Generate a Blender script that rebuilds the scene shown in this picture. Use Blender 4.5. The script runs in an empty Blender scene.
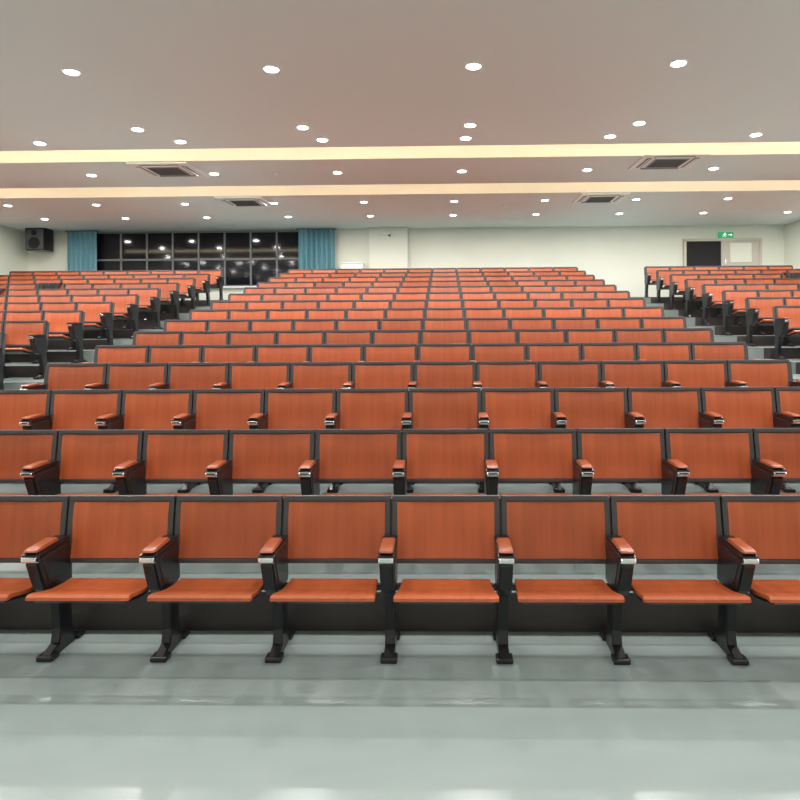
import bpy, bmesh, math, random
from mathutils import Matrix, Vector
random.seed(4)
S = bpy.context.scene
try:
    S.view_settings.view_transform = 'Standard'
    S.view_settings.look = 'None'
except Exception: pass
D2R = math.pi/180

# ---------------------------------------------------------------- materials
def mat(name, col, rough=0.5, metal=0.0, emit=None, estr=0.0, spec=0.5):
    m = bpy.data.materials.new(name); m.use_nodes = True
    b = m.node_tree.nodes['Principled BSDF']
    b.inputs['Base Color'].default_value = (*col, 1)
    b.inputs['Roughness'].default_value = rough
    b.inputs['Metallic'].default_value = metal
    b.inputs['Specular IOR Level'].default_value = spec
    if emit:
        b.inputs['Emission Color'].default_value = (*emit, 1)
        b.inputs['Emission Strength'].default_value = estr
    return m

def noise_mat(name, c1, c2, scale, rough, detail=4, coord='Object', nscale=4.0, bump=0.0, spec=0.5, rvar=0.0):
    m = mat(name, c1, rough, spec=spec)
    nt = m.node_tree; b = nt.nodes['Principled BSDF']
    tc = nt.nodes.new('ShaderNodeTexCoord'); mp = nt.nodes.new('ShaderNodeMapping')
    mp.inputs['Scale'].default_value = scale
    no = nt.nodes.new('ShaderNodeTexNoise'); no.inputs['Scale'].default_value = nscale
    no.inputs['Detail'].default_value = detail
    cr = nt.nodes.new('ShaderNodeValToRGB')
    cr.color_ramp.elements[0].position = 0.3; cr.color_ramp.elements[1].position = 0.7
    cr.color_ramp.elements[0].color = (*c1, 1); cr.color_ramp.elements[1].color = (*c2, 1)
    nt.links.new(tc.outputs[coord], mp.inputs['Vector'])
    nt.links.new(mp.outputs['Vector'], no.inputs['Vector'])
    nt.links.new(no.outputs['Fac'], cr.inputs['Fac'])
    nt.links.new(cr.outputs['Color'], b.inputs['Base Color'])
    if bump:
        bp = nt.nodes.new('ShaderNodeBump'); bp.inputs['Strength'].default_value = bump
        bp.inputs['Distance'].default_value = 0.01
        nt.links.new(no.outputs['Fac'], bp.inputs['Height'])
        nt.links.new(bp.outputs['Normal'], b.inputs['Normal'])
    if rvar:
        mr = nt.nodes.new('ShaderNodeMapRange')
        mr.inputs['To Min'].default_value = rough; mr.inputs['To Max'].default_value = rough+rvar
        nt.links.new(no.outputs['Fac'], mr.inputs['Value'])
        nt.links.new(mr.outputs['Result'], b.inputs['Roughness'])
    return m

M_wood = noise_mat('wood_veneer', (0.39,0.080,0.023), (0.49,0.106,0.032), (11,2.0,0.8), 0.36, nscale=2.6, detail=6)
nt = M_wood.node_tree; b = nt.nodes['Principled BSDF']
oi = nt.nodes.new('ShaderNodeObjectInfo'); hs = nt.nodes.new('ShaderNodeHueSaturation')
mr = nt.nodes.new('ShaderNodeMapRange'); mr.inputs['To Min'].default_value=0.86; mr.inputs['To Max'].default_value=1.08
cl = b.inputs['Base Color'].links[0].from_socket
nt.links.new(oi.outputs['Random'], mr.inputs['Value']); nt.links.new(mr.outputs['Result'], hs.inputs['Value'])
nt.links.new(cl, hs.inputs['Color']); nt.links.new(hs.outputs['Color'], b.inputs['Base Color'])
M_arm = noise_mat('armrest_wood', (0.27,0.060,0.02), (0.36,0.085,0.03), (13,2,1), 0.3, nscale=3)
M_frame = mat('charcoal_frame', (0.052,0.046,0.047), 0.42)
M_black = mat('black_enamel', (0.010,0.010,0.012), 0.3)
M_chrome = mat('chrome', (0.85,0.85,0.85), 0.22, 1.0)
M_floor = noise_mat('vinyl_floor', (0.295,0.350,0.340), (0.330,0.385,0.372), (0.6,2.2,1), 0.24, nscale=2.0, spec=0.5)
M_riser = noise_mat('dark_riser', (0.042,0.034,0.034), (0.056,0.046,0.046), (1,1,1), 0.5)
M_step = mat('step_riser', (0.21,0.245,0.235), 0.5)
M_nose = mat('step_nosing', (0.10,0.12,0.12), 0.5)
M_ceil = mat('ceiling_paint', (0.76,0.81,0.81), 0.9, spec=0.1)
M_fascia = mat('cove_paint', (0.9,0.87,0.80), 0.9, spec=0.1)
M_wall = noise_mat('wall_paint', (0.77,0.79,0.705), (0.81,0.83,0.745), (1,1,1), 0.85, nscale=1.0, spec=0.2)
M_white = mat('white_plastic', (0.8,0.8,0.8), 0.4)
M_grey = mat('grey_grille', (0.33,0.33,0.34), 0.5)
M_dkgrey = mat('dark_grille', (0.10,0.10,0.11), 0.5)
M_glass = mat('night_glass', (0.008,0.009,0.012), 0.07, spec=0.25)
M_alu = mat('window_frame', (0.14,0.15,0.16), 0.4)
M_curt = noise_mat('teal_curtain', (0.11,0.27,0.33), (0.16,0.34,0.40), (6,1,0.5), 0.8, nscale=3)
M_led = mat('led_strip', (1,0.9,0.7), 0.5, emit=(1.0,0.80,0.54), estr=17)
M_lamp = mat('downlight_lens', (1,1,1), 0.5, emit=(1.0,0.97,0.92), estr=22)
M_door = mat('door_beige', (0.55,0.52,0.45), 0.5)
M_void = mat('dark_corridor', (0.012,0.012,0.014), 0.8)
M_green = mat('exit_green', (0.0,0.30,0.12), 0.5, emit=(0.01,0.45,0.17), estr=0.5)
M_signw = mat('sign_white', (0.9,0.9,0.9), 0.5, emit=(1,1,1), estr=0.6)
M_cloth = noise_mat('black_cloth', (0.012,0.012,0.014), (0.03,0.03,0.035), (1,1,1), 0.9, nscale=9)

# ---------------------------------------------------------------- builder
class B:
    def __init__(s): s.bm = bmesh.new(); s.mats = []
    def mi(s, m):
        if m not in s.mats: s.mats.append(m)
        return s.mats.index(m)
    def merge(s, t, m, smooth=False):
        i = s.mi(m)
        for f in t.faces: f.material_index = i; f.smooth = smooth
        me = bpy.data.meshes.new('tmp'); t.to_mesh(me); t.free()
        s.bm.from_mesh(me); bpy.data.meshes.remove(me)
    def box(s, c, size, m, rx=0, ry=0, rz=0, bev=0, seg=2):
        t = bmesh.new(); bmesh.ops.create_cube(t, size=1)
        bmesh.ops.scale(t, vec=size, verts=t.verts)
        if bev: bmesh.ops.bevel(t, geom=t.edges[:], offset=bev, segments=seg, affect='EDGES', profile=0.6)
        R = Matrix.Rotation(rz,4,'Z') @ Matrix.Rotation(ry,4,'Y') @ Matrix.Rotation(rx,4,'X')
        bmesh.ops.transform(t, matrix=Matrix.Translation(c) @ R, verts=t.verts)
        s.merge(t, m)
    def cyl(s, c, r, h, m, axis='Z', seg=20, r2=None):
        t = bmesh.new()
        bmesh.ops.create_cone(t, cap_ends=True, segments=seg, radius1=r, radius2=r if r2 is None else r2, depth=h)
        R = Matrix()
        if axis=='X': R = Matrix.Rotation(math.pi/2,4,'Y')
        if axis=='Y': R = Matrix.Rotation(math.pi/2,4,'X')
        bmesh.ops.transform(t, matrix=Matrix.Translation(c) @ R, verts=t.verts)
        s.merge(t, m)
    def prof(s, pts, x0, x1, m, bev=0, wfun=None, seg=2):
        """extrude (y,z) profile along x"""
        t = bmesh.new()
        a = [t.verts.new((x0,y,z)) for y,z in pts]; b_ = [t.verts.new((x1,y,z)) for y,z in pts]
        t.faces.new(a); t.faces.new(b_[::-1])
        n = len(pts)
        for i in range(n):
            j = (i+1)%n
            t.faces.new((a[j],a[i],b_[i],b_[j]))
        bmesh.ops.recalc_face_normals(t, faces=t.faces)
        if wfun:
            cx=(x0+x1)/2
            for v in t.verts: v.co.x = cx+(v.co.x-cx)*wfun(v.co.y)
        if bev:
            es = [e for e in t.edges if (abs(e.verts[0].co.x-e.verts[1].co.x)<0.02)]
            bmesh.ops.bevel(t, geom=es, offset=bev, segments=seg, affect='EDGES')
        s.merge(t, m)
    def quad(s, vs, m):
        f = s.bm.faces.new([s.bm.verts.new(v) for v in vs]); f.material_index = s.mi(m)
    def mesh(s, name):
        me = bpy.data.meshes.new(name); s.bm.to_mesh(me); s.bm.free()
        for m in s.mats: me.materials.append(m)
        return me
    def obj(s, name, loc=(0,0,0)):
        o = bpy.data.objects.new(name, s.mesh(name)); o.location = loc
        S.collection.objects.link(o); return o

# ---------------------------------------------------------------- layout
P = 0.58; H = 1.69; DR = 0.871
N = 15
dn = [3.459 + DR*i for i in range(N)]
zt = [0.775,0.991,1.178,1.344,1.487,1.63,1.777]
while len(zt) < N: zt.append(zt[-1]+0.16)
zf = [z-0.775 for z in zt]
XL, XR, YF, YB, ZC = -11.1, 8.85, -4.0, 17.1, 4.24
CX = -0.29

# ---------------------------------------------------------------- seat
def stand(b, x):
    # side housing under the armrest (folded writing tablet box)
    b.prof([(-0.06,0.575),(-0.28,0.568),(-0.315,0.555),(-0.318,0.52),(-0.295,0.46),(-0.262,0.385),(-0.225,0.345),
            (-0.13,0.325),(-0.02,0.35),(-0.025,0.50)], x-0.034, x+0.034, M_black, bev=0.009)
    b.prof([(-0.09,0.55),(-0.27,0.545),(-0.28,0.51),(-0.235,0.41),(-0.10,0.39)], x-0.038, x+0.038, M_black, bev=0.003, seg=1)
    # upright carrying the backrest
    b.prof([(-0.075,0.34),(-0.02,0.34),(0.0,0.45),(0.05,0.76),(0.022,0.76),(-0.04,0.45)], x-0.022, x+0.022, M_frame, bev=0.004, seg=1)
    # leg
    b.prof([(-0.155,0.35),(-0.03,0.35),(-0.02,0.24),(-0.015,0.12),(0.0,0.05),(0.085,0.022),(0.085,0.0),(-0.215,0.0),
            (-0.215,0.024),(-0.13,0.055),(-0.115,0.12),(-0.125,0.24)], x-0.026, x+0.026, M_black, bev=0.006)
    b.box((x,-0.19,0.014), (0.085,0.07,0.026), M_black, bev=0.008)
    b.box((x,0.055,0.012), (0.08,0.07,0.022), M_black, bev=0.008)
    # armrest: black carrier, wood pad with rounded front, silver tip
    b.prof([(-0.06,0.572),(-0.31,0.562),(-0.335,0.568),(-0.34,0.578),(-0.31,0.586),(-0.06,0.590)], x-0.040, x+0.040, M_black, bev=0.004)
    t = [(-0.15,0.588),(-0.300,0.584),(-0.328,0.588),(-0.336,0.594),(-0.328,0.600),(-0.300,0.604),(-0.15,0.607)]
    b.prof(t, x-0.034, x+0.034, M_arm, bev=0.005)
    b.cyl((x,-0.325,0.556), 0.018, 0.072, M_chrome, axis='X', seg=18)
    b.cyl((x,-0.325,0.556), 0.011, 0.080, M_black, axis='X', seg=14)
    b.box((x,-0.338,0.562), (0.058,0.02,0.020), M_chrome, bev=0.005)

def seat_mesh(name, both=False):
    b = B()
    y0,z0,y1,z1 = -0.055,0.440,0.0,0.782
    L = math.hypot(y1-y0,z1-z0); a = -math.atan2(y1-y0, z1-z0)
    W = P-0.010
    def bk(cx, u, size, m, off=0, bev=0.004):
        cy = y0+(y1-y0)*u/L + math.cos(a)*off; cz = z0+(z1-z0)*u/L + math.sin(a)*off
        b.box((cx,cy,cz), size, m, rx=a, bev=bev)
    bk(0, L-0.015, (W,0.036,0.030), M_frame, 0.018, 0.006)
    bk(0, 0.010, (W,0.030,0.022), M_frame, 0.018)
    for sx in (-1,1): bk(sx*(W/2-0.0145), L/2, (0.029,0.034,L-0.004), M_frame, 0.018, 0.005)
    bk(0, L/2, (W-0.04,0.012,L-0.03), M_black, 0.032)
    t = bmesh.new(); nx=10; hw=(W-0.056)/2; rows=[]
    for k in range(7):
        v=k/6; u=0.023+(L-0.055)*v; row=[]
        for i in range(nx+1):
            s_=-1+2*i/nx
            off=0.004+0.010*(1-s_*s_)+0.004*math.sin(v*math.pi*2)
            cy=y0+(y1-y0)*u/L+math.cos(a)*off; cz=z0+(z1-z0)*u/L+math.sin(a)*off
            row.append(t.verts.new((s_*hw,cy,cz)))
        rows.append(row)
    for k in range(6):
        for i in range(nx): t.faces.new((rows[k][i],rows[k][i+1],rows[k+1][i+1],rows[k+1][i]))
    b.merge(t, M_wood, True)
    # seat pan (bent plywood, waterfall front)
    top=[(-0.10,0.378),(-0.16,0.376),(-0.25,0.384),(-0.33,0.402),(-0.39,0.420),(-0.42,0.424),(-0.434,0.415)]
    bot=[(-0.436,0.401),(-0.42,0.397),(-0.385,0.397),(-0.32,0.381),(-0.25,0.364),(-0.16,0.356),(-0.10,0.358)]
    b.prof(top+bot, -0.237, 0.237, M_wood, bev=0.003, wfun=lambda y: 0.95+0.09*min(1,max(0,(-y-0.08)/0.35)), seg=1)
    b.prof([(-0.10,0.357),(-0.16,0.355),(-0.25,0.362),(-0.37,0.390),(-0.42,0.395),(-0.40,0.376),(-0.25,0.342),(-0.12,0.335)], -0.22,0.22, M_black, bev=0.002, seg=1)
    b.box((0,-0.11,0.342), (P-0.06,0.035,0.03), M_black, bev=0.006)
    stand(b, -P/2)
    if both: stand(b, P/2)
    return b.mesh(name)

ME_seat = seat_mesh('auditorium_seat_mesh'); ME_end = seat_mesh('auditorium_seat_end_mesh', True)
def block(xleft, count, rows):
    for r in rows:
        for k in range(count):
            o = bpy.data.objects.new('auditorium_seat', ME_end if k==count-1 else ME_seat)
            o.location = (xleft+P*(k+0.5), dn[r], zf[r]); S.collection.objects.link(o)
block(CX-6*P, 12, range(N))
block(-5.39-9*P, 9, range(2,N))
block(4.81, 6, range(2,N))

# ---------------------------------------------------------------- floor (tiers)
b = B()
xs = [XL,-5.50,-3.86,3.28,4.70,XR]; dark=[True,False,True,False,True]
ry = [YF]+[dn[i-1]+0.125 for i in range(1,N)]+[YB]
for n in range(N):
    y0,y1,z = ry[n],ry[n+1],zf[n]
    b.quad([(XL,y0,z),(XR,y0,z),(XR,y1,z),(XL,y1,z)], M_floor)
    if n>0:
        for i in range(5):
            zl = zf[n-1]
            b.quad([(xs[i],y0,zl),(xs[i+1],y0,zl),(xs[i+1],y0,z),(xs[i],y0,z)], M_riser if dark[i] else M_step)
b.obj('floor')
for i in (1,3):
    b = B()
    for n in range(1,N):
        b.box(((xs[i]+xs[i+1])/2, ry[n]+0.02, zf[n]+0.003), (xs[i+1]-xs[i]-0.1,0.045,0.006), M_nose)
    b.obj('trim_%d'%((i+1)//2))

# ---------------------------------------------------------------- walls
def wall(name, c, size, m=M_wall):
    b=B(); b.box(c,size,m); return b.obj(name)
wall('wall_back', ((XL+XR)/2,YB+0.1,2.3), (XR-XL+0.4,0.2,5.0))
wall('wall_left', (XL-0.1,(YF+YB)/2,2.3), (0.2,YB-YF,5.0))
wall('wall_right', (XR+0.1,(YF+YB)/2,2.3), (0.2,YB-YF,5.0))
wall('wall_front', ((XL+XR)/2,YF-0.1,2.3), (XR-XL+0.4,0.2,5.0))

# ceiling with two recessed light troughs
T = [(9.26,9.93),(11.75,12.65)]
b=B(); ys=[YF]+[v for t in T for v in t]+[YB]
for i in range(0,len(ys),2):
    b.quad([(XL,ys[i],ZC),(XL,ys[i+1],ZC),(XR,ys[i+1],ZC),(XR,ys[i],ZC)], M_ceil)
for (a0,a1) in T:
    zr=ZC+0.28
    b.quad([(XL,a0,zr),(XL,a1,zr),(XR,a1,zr),(XR,a0,zr)], M_fascia)
    b.quad([(XL,a1,ZC),(XR,a1,ZC),(XR,a1,zr),(XL,a1,zr)], M_fascia)
    b.quad([(XL,a0,ZC),(XL,a0,zr),(XR,a0,zr),(XR,a0,ZC)], M_fascia)
b.obj('ceiling')
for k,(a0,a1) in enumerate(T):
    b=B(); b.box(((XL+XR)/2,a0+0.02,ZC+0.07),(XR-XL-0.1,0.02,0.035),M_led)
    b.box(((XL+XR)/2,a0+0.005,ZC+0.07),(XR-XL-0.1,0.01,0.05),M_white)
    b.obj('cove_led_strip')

# ---------------------------------------------------------------- downlights
b=B()
b.cyl((0,0,-0.006),0.085,0.012,M_white,seg=28,r2=0.092)
b.cyl((0,0,-0.014),0.066,0.006,M_lamp,seg=28)
ME_dl=b.mesh('downlight_mesh')
def ldata(e):
    L=bpy.data.lights.new('downlight_lamp','AREA'); L.shape='DISK'; L.size=0.13; L.energy=e
    L.color=(1.0,0.98,0.95); return L
L1=ldata(28); L2=ldata(14)
rows=[(8.29,0.34,2.14),(8.86,0.30,1.957),(10.76,0.30,2.064),(13.37,0.21,1.86),(15.07,0.21,1.917),
      (6.4,0.3,2.0),(4.4,0.3,2.0),(2.4,0.3,2.0),(0.4,0.3,2.0),(-1.8,0.3,2.0)]
for (y,x0,sp) in rows:
    for k in range(-8,8):
        x=x0+k*sp
        if XL+0.4<x<XR-0.3:
            o=bpy.data.objects.new('ceiling_downlight',ME_dl); o.location=(x,y,ZC); S.collection.objects.link(o)
            l=bpy.data.objects.new('lamp',L1 if y>4 else L2); l.parent=o; l.location=(0,0,-0.03); S.collection.objects.link(l)

# AC cassettes
b=B(); s=0.95
b.box((0,0,-0.015),(s,s,0.03),M_white,bev=0.01)
b.box((0,0,-0.034),(0.52,0.52,0.012),M_grey,bev=0.003)
for k in range(9): b.box((0,-0.22+k*0.055,-0.044),(0.48,0.018,0.008),M_dkgrey)
for sx,sy in((1,0),(-1,0),(0,1),(0,-1)):
    b.box((sx*0.36,sy*0.36,-0.032),(0.07 if sx else 0.60,0.07 if sy else 0.60,0.006),M_dkgrey)
    b.box((sx*0.36,sy*0.36,-0.04),(0.03 if sx else 0.58,0.03 if sy else 0.58,0.01),M_white,rx=0.4*sy,ry=0.4*sx)
ME_ac=b.mesh('air_conditioner_cassette')
for x,y in((3.5,10.25-0.0),(-4.45,10.42),(3.15,13.15),(-4.05,13.15)):
    o=bpy.data.objects.new('ceiling_air_conditioner',ME_ac); o.location=(x,y+0.02,ZC); S.collection.objects.link(o)
b=B(); b.cyl((0,0,-0.015),0.05,0.03,M_white,r2=0.055); b.cyl((0,0,-0.04),0.03,0.02,M_white)
ME_sd=b.mesh('smoke_detector')
for x,y in((-2.8,10.76),(1.3,13.9),(5.2,9.0)):
    o=bpy.data.objects.new('smoke_detector',ME_sd); o.location=(x,y,ZC); S.collection.objects.link(o)

# ---------------------------------------------------------------- back wall items
b=B(); x0,x1,z0,z1=-9.25,-3.72,2.75,4.19; yw=YB
b.box(((x0+x1)/2,yw-0.02,(z0+z1)/2),(x1-x0,0.02,z1-z0),M_glass)
n=8
for i in range(n+1):
    x=x0+(x1-x0)*i/n; b.box((x,yw-0.045,(z0+z1)/2),(0.045,0.05,z1-z0),M_alu,bev=0.005)
for z in (z0,3.46,z1): b.box(((x0+x1)/2,yw-0.045,z),(x1-x0,0.05,0.05),M_alu,bev=0.005)
b.box(((x0+x1)/2,yw-0.07,z0-0.03),(x1-x0+0.1,0.14,0.04),M_white,bev=0.005)
b.obj('window_1')
def curtain(xa,xb):
    t=B(); nseg=90; rws=[]
    for z,amp in((4.19,0.035),(3.6,0.045),(3.0,0.055),(2.42,0.06)):
        r=[]
        for i in range(nseg+1):
            u=i/nseg; x=xa+(xb-xa)*u
            r.append(t.bm.verts.new((x,YB-0.22+amp*math.sin(u*(xb-xa)/0.13*2*math.pi)+0.012*math.sin(u*37+z),z)))
        rws.append(r)
    k=t.mi(M_curt)
    for a_,c_ in zip(rws[:-1],rws[1:]):
        for i in range(nseg):
            f=t.bm.faces.new((a_[i],a_[i+1],c_[i+1],c_[i])); f.material_index=k; f.smooth=True
    t.cyl(((xa+xb)/2,YB-0.22,4.205),0.016,xb-xa+0.1,M_alu,axis='X')
    o=t.obj('window_curtain'); return o
curtain(-9.90,-9.12); curtain(-3.80,-2.85)
b=B(); b.box((-1.45,YB-0.112,3.25),(1.0,0.22,1.98),M_wall,bev=0.004); b.obj('pilaster')
b=B(); b.box((-1.55,YB-0.25,4.08),(0.26,0.05,0.09),M_white,bev=0.01); b.cyl((-1.42,YB-0.28,4.02),0.03,0.05,M_black,axis='Y'); b.obj('wall_sensor')
b=B(); xa,xb,zb,ztop=6.26,8.2,zf[-1]+0.005,3.86
b.box(((xa+7.2)/2,YB-0.015,(zb+ztop)/2),(7.2-xa,0.02,ztop-zb),M_void)
b.box(((7.2+xb)/2,YB-0.03,(zb+ztop)/2),(xb-7.2,0.05,ztop-zb-0.02),M_door,bev=0.006)
b.box(((7.2+xb)/2,YB-0.06,(zb+ztop)/2+0.45),(0.55,0.015,0.5),M_wall,bev=0.003)
for x in(xa,xb): b.box((x,YB-0.045,(zb+ztop)/2),(0.07,0.08,ztop-zb),M_door,bev=0.006)
b.box(((xa+xb)/2,YB-0.045,ztop),(xb-xa+0.07,0.08,0.07),M_door,bev=0.006)
b.cyl((7.3,YB-0.09,zb+1.0),0.018,0.14,M_chrome,axis='Z')
b.obj('door_1')
b=B(); c=(7.32,YB-0.05,3.985)
b.box(c,(0.38,0.05,0.14),M_green,bev=0.006)
y=YB-0.078; ox=-0.10; oz=-0.035
def sb(x,z,sz,ry=0): b.box((x+ox,y,z+oz),sz,M_signw,ry=ry)
b.cyl((7.39+ox,y,4.065+oz),0.013,0.006,M_signw,axis='Y')
sb(7.38,4.03,(0.022,0.006,0.055),0.3)
sb(7.41,4.035,(0.05,0.006,0.012),0.5); sb(7.35,4.03,(0.045,0.006,0.012),-0.7)
sb(7.395,3.985,(0.05,0.006,0.014),0.9); sb(7.35,3.99,(0.06,0.006,0.014),-0.5)
sb(7.52,4.02,(0.09,0.006,0.016))
for sg in(1,-1): sb(7.55,4.02+sg*0.014,(0.04,0.006,0.014),sg*0.8)
b.obj('exit_sign')
b=B()
b.box((0,0,0),(0.50,0.42,0.58),M_black,bev=0.03)
b.box((0,-0.215,0),(0.44,0.015,0.52),M_dkgrey,bev=0.006)
b.cyl((0,-0.225,-0.10),0.15,0.012,M_black,axis='Y',seg=28); b.cyl((0,-0.225,0.16),0.07,0.012,M_black,axis='Y')
b.box((0,0.32,0.0),(0.08,0.29,0.06),M_black); b.box((0,0.455,0),(0.16,0.02,0.2),M_black)
b.obj('wall_loudspeaker',(-10.48,YB-0.475,3.95))
b=B(); b.box(((XL+6.2)/2,YB-0.015,zf[-1]+0.052),(6.2-XL,0.024,0.1),M_riser); b.obj('baseboard_back')

b=B(); b.box((0,0,0.20),(0.55,0.3,0.4),M_white,bev=0.01); b.box((0,0,0.405),(0.6,0.34,0.03),M_white,bev=0.008)
b.box((0,-0.155,0.2),(0.40,0.01,0.02),M_dkgrey)
b.box((-0.2,0.0,-0.3),(0.04,0.25,0.6),M_white); b.box((0.2,0.0,-0.3),(0.04,0.25,0.6),M_white)
b.obj('equipment_cabinet',(-2.35,16.7,zf[-1]+0.6))

# black coats draped over the seat backs (inverted-U cloth with folds)
def coat(cx, r, w=0.46, drop=0.26):
    t=bmesh.new(); nu,nv=26,30; g=[]
    top=zt[r]+0.016
    for j in range(nv+1):
        v=j/nv; row=[]
        for i in range(nu+1):
            u=i/nu-0.5
            fold=0.012*math.sin(u*38+v*3)+0.008*math.sin(u*17+v*9)
            s_=(v-0.5)*2
            y=dn[r]+0.016+(0.062+max(0,abs(s_)-0.2)*0.03+fold)*math.tanh(s_*5)
            z=top-drop*max(0,abs(s_)-0.12)*(1+0.12*math.sin(u*9))
            if s_<0: y-=0.16*(top-z)
            else: y+=0.02
            row.append(t.verts.new((cx+u*w*(1-0.12*abs(s_))+0.01*math.sin(v*20),y,z)))
        g.append(row)
    for j in range(nv):
        for i in range(nu): t.faces.new((g[j][i],g[j][i+1],g[j+1][i+1],g[j+1][i]))
    bb=B(); bb.merge(t,M_cloth,True); bb.obj('black_coat')
coat(4.81+4.5*P,12); coat(4.81+5.5*P,12); coat(4.81+5.5*P,11); coat(-5.39-4.5*P,11); coat(-5.39-5.5*P,10)

# ---------------------------------------------------------------- world + camera
w=bpy.data.worlds.new('world'); S.world=w; w.use_nodes=True
w.node_tree.nodes['Background'].inputs[0].default_value=(0.02,0.02,0.03,1)
cam=bpy.data.cameras.new('camera'); co=bpy.data.objects.new('camera',cam); S.collection.objects.link(co)
cam.sensor_width=36; cam.lens=29.25; cam.shift_x=-31/800; cam.shift_y=-75/800
yaw=1.2*D2R; roll=-0.006
co.matrix_world=Matrix.Translation((0,0,H)) @ Matrix.Rotation(yaw,4,'Z') @ Matrix.Rotation(math.pi/2,4,'X') @ Matrix.Rotation(roll,4,'Z')
S.camera=co
